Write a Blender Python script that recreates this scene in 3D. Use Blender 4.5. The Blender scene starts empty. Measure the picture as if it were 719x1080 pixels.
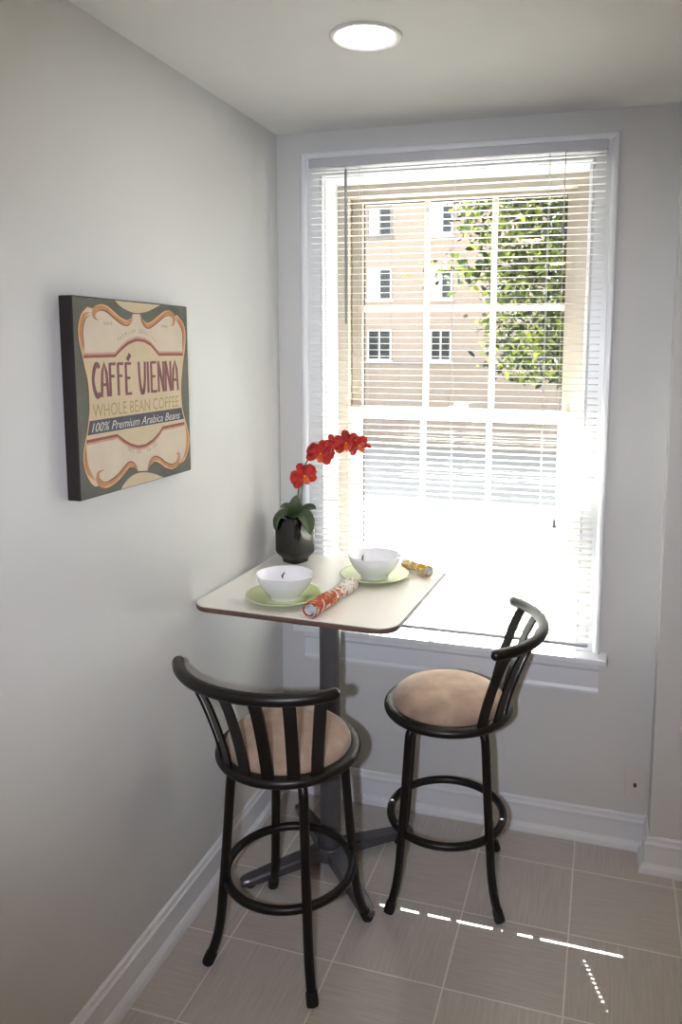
import bpy, bmesh, math, random
from mathutils import Vector, Matrix
random.seed(7)
S = bpy.context.scene
COL = S.collection
PI = math.pi

# ------------------------------------------------------------------ helpers
def lin(h):
    h = h.lstrip('#')
    v = [int(h[i:i+2], 16)/255 for i in (0, 2, 4)]
    return tuple((c/12.92 if c <= .04045 else ((c+.055)/1.055)**2.4) for c in v) + (1,)

def mat(name, col, rough=.5, metal=0, spec=.5, var=0, vscale=6, bump=0, bscale=80, coat=0, stretch=None):
    m = bpy.data.materials.new(name); m.use_nodes = True
    nt = m.node_tree; b = nt.nodes['Principled BSDF']
    c = lin(col) if isinstance(col, str) else col
    b.inputs['Base Color'].default_value = c
    b.inputs['Roughness'].default_value = rough
    b.inputs['Metallic'].default_value = metal
    b.inputs['Specular IOR Level'].default_value = spec
    b.inputs['Coat Weight'].default_value = coat
    tc = nt.nodes.new('ShaderNodeTexCoord')
    vec = tc.outputs['Object']
    if stretch:
        mp = nt.nodes.new('ShaderNodeMapping'); mp.inputs['Scale'].default_value = stretch
        nt.links.new(vec, mp.inputs['Vector']); vec = mp.outputs['Vector']
    if var:
        n = nt.nodes.new('ShaderNodeTexNoise'); n.inputs['Scale'].default_value = vscale; n.inputs['Detail'].default_value = 4
        nt.links.new(vec, n.inputs['Vector'])
        r = nt.nodes.new('ShaderNodeValToRGB')
        r.color_ramp.elements[0].position = .3; r.color_ramp.elements[1].position = .7
        r.color_ramp.elements[0].color = tuple(x*(1-var) for x in c[:3]) + (1,)
        r.color_ramp.elements[1].color = tuple(min(1, x*(1+var)) for x in c[:3]) + (1,)
        nt.links.new(n.outputs['Fac'], r.inputs['Fac']); nt.links.new(r.outputs['Color'], b.inputs['Base Color'])
    if bump:
        n2 = nt.nodes.new('ShaderNodeTexNoise'); n2.inputs['Scale'].default_value = bscale; n2.inputs['Detail'].default_value = 3
        nt.links.new(vec, n2.inputs['Vector'])
        bp = nt.nodes.new('ShaderNodeBump'); bp.inputs['Strength'].default_value = bump; bp.inputs['Distance'].default_value = .002
        nt.links.new(n2.outputs['Fac'], bp.inputs['Height']); nt.links.new(bp.outputs['Normal'], b.inputs['Normal'])
    return m

class MB:
    """collects shapes into one mesh"""
    def __init__(s): s.bm = bmesh.new()
    def box(s, x0, x1, y0, y1, z0, z1, bev=0):
        vs = [s.bm.verts.new(p) for p in ((x0,y0,z0),(x1,y0,z0),(x1,y1,z0),(x0,y1,z0),(x0,y0,z1),(x1,y0,z1),(x1,y1,z1),(x0,y1,z1))]
        fs = [s.bm.faces.new([vs[i] for i in f]) for f in ((3,2,1,0),(4,5,6,7),(0,1,5,4),(1,2,6,5),(2,3,7,6),(3,0,4,7))]
        if bev:
            es = {e for f in fs for e in f.edges}
            bmesh.ops.bevel(s.bm, geom=list(es), offset=bev, segments=2, profile=.5, affect='EDGES')
        return s
    def tube(s, pts, r, n=14, closed=False, cap=True, rs=None, ball=False):
        P = [Vector(p) for p in pts]; N = len(P)
        T = []
        for i in range(N):
            a = P[i-1] if (i > 0 or closed) else P[i]
            b = P[(i+1) % N] if (i < N-1 or closed) else P[i]
            T.append((b-a).normalized())
        up = Vector((0,0,1)) if abs(T[0].z) < .9 else Vector((1,0,0))
        nrm = (up - T[0]*up.dot(T[0])).normalized()
        rings = []
        def ring(c, t, nr, rad):
            bn = t.cross(nr)
            return [s.bm.verts.new(c + (nr*math.cos(2*PI*k/n) + bn*math.sin(2*PI*k/n))*rad) for k in range(n)]
        frames = []
        for i in range(N):
            nrm = (nrm - T[i]*nrm.dot(T[i])).normalized()
            frames.append(nrm.copy())
        seq = [(P[i], T[i], frames[i], (rs[i] if rs else r)) for i in range(N)]
        if ball and not closed:
            def capseq(c, t, f, rad, sg):
                return [(c + t*sg*rad*math.sin(a), t, f, rad*math.cos(a)) for a in (PI*.17, PI*.33, PI*.45)]
            seq = capseq(*seq[0], -1)[::-1] + seq + capseq(*seq[-1], 1)
        for q in seq: rings.append(ring(*q))
        M = len(rings)
        for i in range(M if closed else M-1):
            A, B = rings[i], rings[(i+1) % M]
            for k in range(n):
                s.bm.faces.new((A[k], A[(k+1)%n], B[(k+1)%n], B[k]))
        if cap and not closed:
            s.bm.faces.new(rings[0][::-1]); s.bm.faces.new(rings[-1])
        return s
    def lathe(s, prof, n=48, c=(0,0,0), a0=0, closed=False, wob=None):
        rows = []
        for r, z in prof:
            if r < 1e-6: rows.append([s.bm.verts.new((c[0], c[1], c[2]+z))])
            else: rows.append([s.bm.verts.new((c[0]+r*math.cos(2*PI*k/n+a0)*(wob(2*PI*k/n, z) if wob else 1), c[1]+r*math.sin(2*PI*k/n+a0)*(wob(2*PI*k/n, z) if wob else 1), c[2]+z)) for k in range(n)])
        idx = list(range(len(rows)-1)) + ([len(rows)-1] if closed else [])
        for i in idx:
            A, B = rows[i], rows[(i+1) % len(rows)]
            for k in range(n):
                k2 = (k+1) % n
                if len(A) == 1 and len(B) == 1: continue
                if len(A) == 1: s.bm.faces.new((A[0], B[k2], B[k]))
                elif len(B) == 1: s.bm.faces.new((A[k], A[k2], B[0]))
                else: s.bm.faces.new((A[k], A[k2], B[k2], B[k]))
        return s
    def grid(s, fn, nu, nv):
        V = [[s.bm.verts.new(fn(i/nu, j/nv)) for j in range(nv+1)] for i in range(nu+1)]
        for i in range(nu):
            for j in range(nv):
                s.bm.faces.new((V[i][j], V[i+1][j], V[i+1][j+1], V[i][j+1]))
        return s
    def prism(s, outline, ext):
        """outline: 3-D points in a plane; ext: extrusion vector"""
        A = [s.bm.verts.new(p) for p in outline]; e = Vector(ext)
        B = [s.bm.verts.new(Vector(p)+e) for p in outline]; n = len(A)
        s.bm.faces.new(A[::-1]); s.bm.faces.new(B)
        for k in range(n): s.bm.faces.new((A[k], A[(k+1)%n], B[(k+1)%n], B[k]))
        return s
    def strip(s, L, R, ext):
        """solid ribbon between two polylines, thickness along ext"""
        e = Vector(ext); n = len(L)
        a = [s.bm.verts.new(p) for p in L]; b = [s.bm.verts.new(p) for p in R]
        c = [s.bm.verts.new(Vector(p)+e) for p in L]; d = [s.bm.verts.new(Vector(p)+e) for p in R]
        for i in range(n-1):
            s.bm.faces.new((a[i], a[i+1], b[i+1], b[i])); s.bm.faces.new((c[i], d[i], d[i+1], c[i+1]))
            s.bm.faces.new((a[i], c[i], c[i+1], a[i+1])); s.bm.faces.new((b[i], b[i+1], d[i+1], d[i]))
        s.bm.faces.new((a[0], b[0], d[0], c[0])); s.bm.faces.new((a[-1], c[-1], d[-1], b[-1]))
        return s
    def flat(s, path, w, t, side):
        """flat bar: path of points, width w along side vectors, thickness t"""
        P = [Vector(p) for p in path]; sd = Vector(side).normalized()
        rings = []
        for i, p in enumerate(P):
            tg = (P[min(i+1, len(P)-1)] - P[max(i-1, 0)]).normalized()
            nr = tg.cross(sd).normalized()
            rings.append([s.bm.verts.new(p + sd*a*w/2 + nr*b*t/2) for a, b in ((-1,-1),(1,-1),(1,1),(-1,1))])
        for A, B in zip(rings, rings[1:]):
            for k in range(4): s.bm.faces.new((A[k], A[(k+1)%4], B[(k+1)%4], B[k]))
        s.bm.faces.new(rings[0][::-1]); s.bm.faces.new(rings[-1])
        return s
    def build(s, name, m, parent=None, smooth=None, loc=None):
        bmesh.ops.recalc_face_normals(s.bm, faces=s.bm.faces[:])
        me = bpy.data.meshes.new(name); s.bm.to_mesh(me); s.bm.free()
        for mm in (m if isinstance(m, (list, tuple)) else [m]): me.materials.append(mm)
        if smooth:
            for p in me.polygons: p.use_smooth = True
            try: me.set_sharp_from_angle(angle=math.radians(smooth))
            except Exception: pass
        o = bpy.data.objects.new(name, me); COL.objects.link(o)
        if parent: o.parent = parent
        if loc: o.location = loc
        return o

def empty(name, loc=(0,0,0), rz=0):
    o = bpy.data.objects.new(name, None); COL.objects.link(o)
    o.location = loc; o.rotation_euler = (0,0,rz); o.empty_display_size = .1
    return o
def tag(o, label, cat, group=None):
    o['label'] = label; o['category'] = cat
    if group: o['group'] = group
    return o
def struct(o, label=None):
    o['kind'] = 'structure'
    if label: o['label'] = label
    return o
def smoothpath(pts, n=6):
    """Catmull-Rom through points"""
    P = [Vector(p) for p in pts]; P = [P[0]*2-P[1]] + P + [P[-1]*2-P[-2]]
    out = []
    for i in range(1, len(P)-2):
        for k in range(n):
            t = k/n; a, b, c, d = P[i-1], P[i], P[i+1], P[i+2]
            out.append(.5*((2*b) + (c-a)*t + (2*a-5*b+4*c-d)*t*t + (3*b-a-3*c+d)*t**3))
    out.append(P[-2]); return out

# ------------------------------------------------------------------ materials
M = {}
M['wall'] = mat('wall_paint', '#d0d0ce', .55, bump=.12, bscale=180, var=.02, vscale=2)
M['ceil'] = mat('ceiling_paint', '#e6e6e3', .7, bump=.08, bscale=160, var=.02, vscale=2)
M['trim'] = mat('white_trim_paint', '#dfe1e4', .32, var=.015, vscale=3)
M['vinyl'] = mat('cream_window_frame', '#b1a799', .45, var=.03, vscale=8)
M['sash'] = mat('white_sash_paint', '#e3e1db', .4, var=.02, vscale=8)
M['gasket'] = mat('dark_gasket', '#3b3a38', .6, var=.05)
M['blind'] = mat('white_blind_slat', '#e9e9e6', .35, var=.01, vscale=5)
M['headrail'] = mat('blind_headrail_enamel', '#b9bac0', .4, var=.02)
M['cord'] = mat('blind_cord', '#c9c8c4', .8, var=.04, vscale=60)
M['wand'] = mat('clear_grey_wand', '#8f8f95', .2, var=.03)
M['black'] = mat('dark_bronze_metal', '#141110', .38, metal=.25, spec=.5, var=.12, vscale=30)
M['rubber'] = mat('black_rubber', '#0d0c0c', .6, var=.1)
M['steel'] = mat('grey_powder_metal', '#59585b', .42, metal=.35, var=.05, vscale=20)
M['chrome'] = mat('brushed_base_metal', '#5c5c60', .3, metal=.5, var=.05, vscale=25)
M['laminate'] = mat('cream_laminate', '#e6e2dc', .32, var=.012, vscale=9)
M['edge'] = mat('brown_table_edge', '#5f4b3f', .5, var=.15, vscale=30, stretch=(1,1,8))
M['white'] = mat('white_glazed_ceramic', '#e6e6ea', .14, coat=.3, var=.01)
M['green'] = mat('pale_green_glaze', '#bcc791', .2, coat=.3, var=.06, vscale=12)
M['ink'] = mat('black_painted_mark', '#1b1713', .4, var=.1)
M['vase'] = mat('black_glossy_glass', '#070808', .12, spec=.6, var=.1)
M['soil'] = mat('dark_moss', '#14170f', .9, var=.3, vscale=60, bump=.5)
M['stem'] = mat('olive_stem', '#4b4a2c', .55, var=.25, vscale=40)
M['lamp_trim'] = mat('lamp_trim_white', '#e2dfdd', .35, var=.01)
M['plastic'] = mat('wall_plate_plastic', '#d3cfca', .35, var=.01)
M['canvas_side'] = mat('dark_canvas_edge', '#1f1614', .7, var=.2, vscale=20)
M['art_green'] = mat('grey_green_print', '#5f6056', .75, var=.12, vscale=14, bump=.2, bscale=400)
M['art_cream'] = mat('pale_print_ground', '#cbbda8', .75, var=.07, vscale=12)
M['art_tan'] = mat('tan_print_ground', '#c6b496', .75, var=.06, vscale=12)
M['art_orange'] = mat('orange_print', '#b8875c', .75, var=.16, vscale=40)
M['art_pale'] = mat('pale_orange_print', '#dcae83', .75, var=.08, vscale=40)
M['art_red'] = mat('russet_print', '#8a5548', .75, var=.12, vscale=30)
M['art_pink'] = mat('pink_print', '#c08f80', .75, var=.08, vscale=30)
M['art_plum'] = mat('plum_print', '#7d5154', .75, var=.18, vscale=40)
M['art_gold'] = mat('gold_print', '#a3905c', .75, var=.15, vscale=60)
M['art_slate'] = mat('slate_print', '#505157', .75, var=.1, vscale=20)
M['art_white'] = mat('white_print', '#c9c7c1', .75, var=.08, vscale=50)
M['art_grey'] = mat('grey_print', '#8d8478', .75, var=.1, vscale=50)

# suede cushion
def suede():
    m = mat('tan_suede', '#a58d7c', .85, spec=.15, var=.2, vscale=16, bump=.25, bscale=300)
    b = m.node_tree.nodes['Principled BSDF']
    b.inputs['Sheen Weight'].default_value = .35; b.inputs['Sheen Roughness'].default_value = .4
    return m
M['suede'] = suede()

# emissive lens of the ceiling lamp
def emit(name, col, st):
    m = bpy.data.materials.new(name); m.use_nodes = True; nt = m.node_tree
    nt.nodes.remove(nt.nodes['Principled BSDF'])
    e = nt.nodes.new('ShaderNodeEmission'); e.inputs['Color'].default_value = lin(col); e.inputs['Strength'].default_value = st
    nt.links.new(e.outputs[0], nt.nodes['Material Output'].inputs['Surface']); return m
M['lamp'] = emit('lamp_lens', '#fffaf2', 32)

def glass():
    m = bpy.data.materials.new('window_glass'); m.use_nodes = True; nt = m.node_tree
    nt.nodes.remove(nt.nodes['Principled BSDF'])
    t = nt.nodes.new('ShaderNodeBsdfTransparent'); t.inputs['Color'].default_value = (.94,.96,.95,1)
    g = nt.nodes.new('ShaderNodeBsdfGlossy'); g.inputs['Roughness'].default_value = .02
    x = nt.nodes.new('ShaderNodeMixShader'); x.inputs[0].default_value = .06
    nt.links.new(t.outputs[0], x.inputs[1]); nt.links.new(g.outputs[0], x.inputs[2])
    nt.links.new(x.outputs[0], nt.nodes['Material Output'].inputs['Surface']); return m
M['glass'] = glass()

# floor tile: grid with pale grout, brushed streaks turned tile by tile
def floor_mat(ox, oy, tx, ty):
    m = bpy.data.materials.new('linen_floor_tile'); m.use_nodes = True; nt = m.node_tree; b = nt.nodes['Principled BSDF']
    N = lambda t: nt.nodes.new(t)
    def mth(op, a, bb=None):
        n = N('ShaderNodeMath'); n.operation = op
        for i, v in enumerate((a, bb)):
            if v is None: continue
            if isinstance(v, (int, float)): n.inputs[i].default_value = v
            else: nt.links.new(v, n.inputs[i])
        return n.outputs[0]
    tc = N('ShaderNodeTexCoord'); sp = N('ShaderNodeSeparateXYZ'); nt.links.new(tc.outputs['Object'], sp.inputs[0])
    fx = mth('DIVIDE', mth('SUBTRACT', sp.outputs[0], ox), tx); fy = mth('DIVIDE', mth('SUBTRACT', sp.outputs[1], oy), ty)
    def dist(f, t):
        fr = mth('FRACT', f); return mth('MULTIPLY', mth('MINIMUM', fr, mth('SUBTRACT', 1, fr)), t)
    d = mth('MINIMUM', dist(fx, tx), dist(fy, ty))
    grout = mth('LESS_THAN', d, .0022)
    ix, iy = mth('FLOOR', fx), mth('FLOOR', fy)
    par = mth('FLOORED_MODULO', mth('ADD', ix, iy), 2)
    def streak(sc):
        mp = N('ShaderNodeMapping'); mp.inputs['Scale'].default_value = sc
        nt.links.new(tc.outputs['Object'], mp.inputs['Vector'])
        n = N('ShaderNodeTexNoise'); n.inputs['Scale'].default_value = 1; n.inputs['Detail'].default_value = 5; n.inputs['Roughness'].default_value = .65
        nt.links.new(mp.outputs[0], n.inputs['Vector']); return n.outputs['Fac']
    mx = N('ShaderNodeMix'); nt.links.new(par, mx.inputs['Factor'])
    nt.links.new(streak((7, 170, 1)), mx.inputs['A']); nt.links.new(streak((170, 7, 1)), mx.inputs['B'])
    cr = N('ShaderNodeValToRGB'); e = cr.color_ramp.elements
    e[0].position = .3; e[0].color = lin('#afa8a2'); e[1].position = .72; e[1].color = lin('#c4beb8')
    nt.links.new(mx.outputs['Result'], cr.inputs['Fac'])
    cb = N('ShaderNodeCombineXYZ'); nt.links.new(ix, cb.inputs[0]); nt.links.new(iy, cb.inputs[1])
    wn = N('ShaderNodeTexWhiteNoise'); wn.noise_dimensions = '2D'; nt.links.new(cb.outputs[0], wn.inputs['Vector'])
    br = N('ShaderNodeHueSaturation'); nt.links.new(cr.outputs['Color'], br.inputs['Color'])
    nt.links.new(mth('ADD', mth('MULTIPLY', wn.outputs['Value'], .12), .94), br.inputs['Value'])
    mg = N('ShaderNodeMix'); mg.data_type = 'RGBA'; nt.links.new(grout, mg.inputs[0])
    nt.links.new(br.outputs[0], mg.inputs[6]); mg.inputs[7].default_value = lin('#ded8d0')
    nt.links.new(mg.outputs[2], b.inputs['Base Color'])
    b.inputs['Roughness'].default_value = .34; b.inputs['Specular IOR Level'].default_value = .45
    bp = N('ShaderNodeBump'); bp.inputs['Strength'].default_value = .35; bp.inputs['Distance'].default_value = .0015
    nt.links.new(mth('SUBTRACT', mth('MULTIPLY', mx.outputs['Result'], .2), grout), bp.inputs['Height'])
    nt.links.new(bp.outputs[0], b.inputs['Normal'])
    return m
M['floor'] = floor_mat(.793, -.181, .3135, .290)

# ------------------------------------------------------------------ room shell
H = 2.44; XR = 3.3; YB = -4.7
struct(MB().box(-.2, XR+.2, YB-.2, .3, -.12, 0).build('floor', M['floor']))
struct(MB().box(-.2, XR+.2, YB-.2, .3, H, H+.12).build('ceiling', M['ceil']))
struct(MB().box(-.2, 0, YB-.2, .3, 0, H).build('wall_left', M['wall']))
struct(MB().box(XR, XR+.2, YB-.2, .3, 0, H).build('wall_right', M['wall']))
struct(MB().box(0, XR, YB-.2, YB, 0, H).build('wall_front', M['wall']))
WX0, WX1, WZ0, WZ1, WT = .179, 1.079, .662, 2.285, .26
def frame_ring(mb, x0, x1, z0, z1, wl, wr, wb, wt, y0, y1):
    """rectangular ring: outer x0..x1, z0..z1, widths of left, right, bottom, top members"""
    o = [(x0,z0),(x1,z0),(x1,z1),(x0,z1)]; i = [(x0+wl,z0+wb),(x1-wr,z0+wb),(x1-wr,z1-wt),(x0+wl,z1-wt)]
    bm = mb.bm
    v = {}
    for nm, L in (('o', o), ('i', i)):
        for k, (x, z) in enumerate(L):
            for yy, t in ((y0, 0), (y1, 1)): v[nm, k, t] = bm.verts.new((x, yy, z))
    for k in range(4):
        k2 = (k+1) % 4
        bm.faces.new((v['o',k,0], v['o',k2,0], v['i',k2,0], v['i',k,0]))
        bm.faces.new((v['o',k,1], v['i',k,1], v['i',k2,1], v['o',k2,1]))
        bm.faces.new((v['i',k,0], v['i',k2,0], v['i',k2,1], v['i',k,1]))
        bm.faces.new((v['o',k,0], v['o',k,1], v['o',k2,1], v['o',k2,0]))
    return mb
mb = MB(); frame_ring(mb, 0, XR, 0, H, WX0, XR-WX1, WZ0, H-WZ1, 0, WT)
struct(mb.build('wall_back', M['wall']))
struct(MB().box(1.342, XR, -.108, 0, 0, H).build('wall_projection', M['wall']))

# baseboards: flat board, moulded top, quarter-round shoe
BB = [(0,0),(.031,0),(.031,.006),(.027,.018),(.019,.027),(.0135,.03),(.0135,.088),(.0155,.091),(.0155,.098),(.011,.102),(.009,.108),(.009,.114),(.004,.119),(0,.119)]
def baseboard(name, pts):
    """pts: plan polyline along the wall; profile offset to the left normal of travel, mitred"""
    P = [Vector((x, y)) for x, y in pts]; bm = bmesh.new(); rows = []
    for i, p in enumerate(P):
        d0 = (P[i]-P[i-1]).normalized() if i else None
        d1 = (P[i+1]-P[i]).normalized() if i < len(P)-1 else None
        n0 = Vector((-d0.y, d0.x)) if d0 else None; n1 = Vector((-d1.y, d1.x)) if d1 else None
        if n0 is None: n = n1
        elif n1 is None: n = n0
        else: n = (n0+n1)/(1+n0.dot(n1))
        rows.append([bm.verts.new((p.x+n.x*o, p.y+n.y*o, z)) for o, z in BB])
    k = len(BB)
    for A, B in zip(rows, rows[1:]):
        for j in range(k): bm.faces.new((A[j], A[(j+1)%k], B[(j+1)%k], B[j]))
    bm.faces.new(rows[0]); bm.faces.new(rows[-1][::-1])
    m = MB(); m.bm.free(); m.bm = bm
    return struct(m.build(name, M['trim']))
baseboard('baseboard_left', [(0, -.0135), (0, YB)])
baseboard('baseboard_back', [(1.342, 0), (0, 0)])
baseboard('baseboard_right', [(XR, -.108), (1.342, -.108), (1.342, 0)])

# ------------------------------------------------------------------ window
win = struct(empty('window_1', ((WX0+WX1)/2, 0, WZ0)), 'white double-hung window with divided panes above the table')
wl = Vector(win.location)
def wpart(mb, name, m, parent=win, smooth=None):
    for v in mb.bm.verts: v.co -= wl
    o = mb.build(name, m, parent, smooth); return o
# casing: mitred moulding on three sides
CP = [(.0,.0),(.0,.016),(.004,.019),(.012,.012),(.060,.013),(.064,.020),(.070,.024),(.078,.024),(.084,.018),(.084,.0)]   # (distance out from opening, projection)
mb = MB(); rows = []
corner = [((WX0,0),(-1,0),.684),((WX0,0),(-1,1),WZ1),((WX1,0),(1,1),WZ1),((WX1,0),(1,0),.684)]
for (x, _), (sx, sz), z in corner:
    rows.append([mb.bm.verts.new((x+sx*o, -pr, z+sz*o)) for o, pr in CP])
k = len(CP)
for A, B in zip(rows, rows[1:]):
    for j in range(k): mb.bm.faces.new((A[j], A[(j+1)%k], B[(j+1)%k], B[j]))
mb.bm.faces.new(rows[0]); mb.bm.faces.new(rows[-1][::-1])
wpart(mb, 'casing', M['trim'])
wpart(MB().box(.073, 1.187, -.073, .12, .660, .682, .004), 'sill', M['trim'])
mb = MB()
AP = [(0,.535),(.012,.535),(.014,.545),(.010,.556),(.010,.615),(.016,.625),(.016,.66),(0,.66)]
for x in (.097, 1.163):
    mb.bm.verts.ensure_lookup_table()
A = [mb.bm.verts.new((.097, -p, z)) for p, z in AP]; B = [mb.bm.verts.new((1.163, -p, z)) for p, z in AP]
for j in range(len(AP)): mb.bm.faces.new((A[j], A[(j+1)%len(AP)], B[(j+1)%len(AP)], B[j]))
mb.bm.faces.new(A); mb.bm.faces.new(B[::-1]); wpart(mb, 'apron', M['trim'])
# jamb liner
mb = MB(); frame_ring(mb, WX0, WX1, WZ0, WZ1, .006, .006, .018, .006, -.001, .12); wpart(mb, 'jamb', M['trim'])
# fixed frame with tracks
mb = MB(); frame_ring(mb, WX0, WX1, WZ0, WZ1, .046, .046, .02, .05, .12, .145)
frame_ring(mb, WX0, WX1, WZ0, WZ1, .036, .036, .02, .036, .145, .215)
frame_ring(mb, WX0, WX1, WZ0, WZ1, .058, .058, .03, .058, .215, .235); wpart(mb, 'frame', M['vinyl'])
def sash(name, z0, z1, y0, y1, wst, wb, wt, mx, mz, fm='sash'):
    mb = MB(); x0, x1 = WX0+.04, WX1-.04
    frame_ring(mb, x0, x1, z0, z1, wst, wst, wb, wt, y0, y1)
    s = wpart(mb, name, M[fm])
    yc = (y0+y1)/2
    wpart(MB().box(x0+wst-.004, x1-wst+.004, yc-.002, yc+.002, z0+wb-.004, z1-wt+.004), 'pane', M['glass'], s)
    for x in mx: wpart(MB().box(x-.010, x+.010, yc-.009, yc+.009, z0+wb-.002, z1-wt+.002, .003), 'muntin', M['sash'], s)
    for z in mz: wpart(MB().box(x0+wst-.002, x1-wst+.002, yc-.008, yc+.008, z-.010, z+.010, .003), 'muntin', M['sash'], s)
    mb = MB(); frame_ring(mb, x0+wst-.001, x1-wst+.001, z0+wb-.001, z1-wt+.001, .005, .005, .005, .005, yc+.006, y1-.002)
    wpart(mb, 'gasket', M['gasket'], s)
    return s
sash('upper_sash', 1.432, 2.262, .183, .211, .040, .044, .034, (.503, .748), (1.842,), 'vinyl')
sash('lower_sash', .684, 1.478, .150, .178, .048, .062, .044, (.503, .748), (1.09,))
# sash lock on the meeting rail
wpart(MB().box(.60, .66, .140, .165, 1.478, 1.488, .003).tube([(.63,.150,1.488),(.63,.150,1.498)], .012, 12).box(.625, .672, .142, .152, 1.494, 1.502, .002), 'sash_lock', M['vinyl'])
# insect screen frame outside the lower half
mb = MB(); frame_ring(mb, WX0+.058, WX1-.058, .70, 1.44, .012, .012, .014, .014, .217, .225); wpart(mb, 'screen_frame', M['gasket'])

# ------------------------------------------------------------------ blind
BX0, BX1, BY = .152, 1.128, -.060
blind = tag(empty('window_blind', (.64, BY, 2.332)), 'white horizontal slat blind hanging lowered over the window', 'blind')
bl = Vector(blind.location)
def bpart(mb, name, m, smooth=None, parent=blind):
    for v in mb.bm.verts: v.co -= bl
    return mb.build(name, m, parent, smooth)
mb = MB().box(BX0-.001, BX1-.002, -.078, -.026, 2.302, 2.332, .002); bpart(mb, 'headrail', M['headrail'])
PITCH, SW = .0213, .025
cords = (.331, .653, .955)
mb = MB(); z = 2.288; zs = []
while z > .735: zs.append(z); z -= PITCH
HW = .0035
for zi in zs:
    tilt = random.uniform(-.02, .02) + .05
    ys = (-.0125, -.006, -.0017, .0017, .006, .0125)
    def pt(x, y):
        crown = .0016*(1-(y/.0125)**2)
        return (x, BY + y*math.cos(tilt), zi + crown + y*math.sin(tilt))
    xs = [BX0]
    for c in cords: xs += [c-HW, c+HW]
    xs.append(BX1-.004)
    V = [[mb.bm.verts.new(pt(x, y)) for y in ys] for x in xs]
    for i in range(len(xs)-1):
        for j in range(len(ys)-1):
            if i % 2 == 1 and j == 2 and i == 5: continue      # routed cord hole
            mb.bm.faces.new((V[i][j], V[i+1][j], V[i+1][j+1], V[i][j+1]))
bpart(mb, 'slats', M['blind'], smooth=40)
zb = .717
bpart(MB().box(BX0, BX1-.004, BY-.009, BY+.007, zb, zb+.012, .003), 'bottom_rail', M['headrail'])
for c in cords:
    mb = MB()
    for yy in (-.0135, .0135): mb.tube([(c, BY+yy, 2.303), (c, BY+yy, zb+.006)], .0006, 5)
    mb.tube([(c-.0035, BY, 2.303), (c-.0035, BY, zb+.006)], .0007, 5)
    bpart(mb, 'ladder_cord', M['cord'])
w = bpart(MB().tube([(.2865,-.083,2.30),(.2865,-.083,2.285)], .0018, 8).tube([(.2865,-.083,2.285),(.287,-.083,1.785)], .0045, 8, ball=True), 'tilt_wand', M['wand'], 40)
mb = MB().tube([(1.001,-.081,2.303),(1.001,-.081,2.085)], .0009, 6).tube([(1.003,-.081,2.303),(1.0035,-.081,1.14)], .0009, 6)
lc = bpart(mb, 'lift_cord', M['cord'])
mb = MB().lathe([(0,.03),(.0035,.03),(.006,.006),(.0065,0),(0,0)], 14, (1.001,-.081,2.058)); bpart(mb, 'tassel', M['wand'], 40, lc)
mb = MB().lathe([(0,.026),(.003,.026),(.0055,.006),(.006,0),(0,0)], 14, (1.0035,-.081,1.118)); bpart(mb, 'tassel', M['wand'], 40, lc)

# ------------------------------------------------------------------ ceiling lamp
LX, LY = .563, -.728
lamp = tag(empty('recessed_light', (LX, LY, H)), 'round white recessed ceiling light, lit, above the window table', 'ceiling light')
MB().lathe([(.0675,-.001),(.0685,-.002),(.080,-.0055),(.085,-.0055),(.088,-.003),(.088,0),(.0675,0)], 64, closed=True).build('trim_ring', M['lamp_trim'], lamp, 40)
MB().lathe([(0,-.001),(.0672,-.001),(.0672,-.0018),(.05,-.0032),(.025,-.0042),(0,-.0046)], 64).build('lens', M['lamp'], lamp, 60)

# ------------------------------------------------------------------ cable plate and side plate
cp = tag(empty('cable_wall_plate', (1.298, 0, .228)), 'small white cable outlet plate low on the back wall', 'wall plate')
MB().box(-.034, .034, -.006, 0, -.050, .050, .002).build('plate', M['plastic'], cp)
MB().lathe([(0,0),(.006,0),(.006,.004),(.0045,.004),(.0045,.010),(0,.010)], 20).build('coaxial_socket', M['gasket'], cp).matrix_local = Matrix.Translation((-.002,-.006,0)) @ Matrix.Rotation(PI/2, 4, 'X')
for dz in (-.041, .041):
    MB().lathe([(0,.0015),(.003,.001),(.0035,0),(0,0)], 12).build('screw', M['plastic'], cp).matrix_local = Matrix.Translation((0,-.006,dz)) @ Matrix.Rotation(PI/2, 4, 'X')
op = tag(empty('outlet_plate', (1.452, -.108, .545)), 'white outlet plate on the projecting wall at the far right', 'wall plate')
MB().box(-.034, .034, -.006, 0, -.058, .058, .002).build('plate', M['plastic'], op)
for dz in (-.020, .020):
    MB().box(-.015, .015, -.0085, -.005, dz-.013, dz+.013, .003).build('receptacle', M['plastic'], op)

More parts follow.
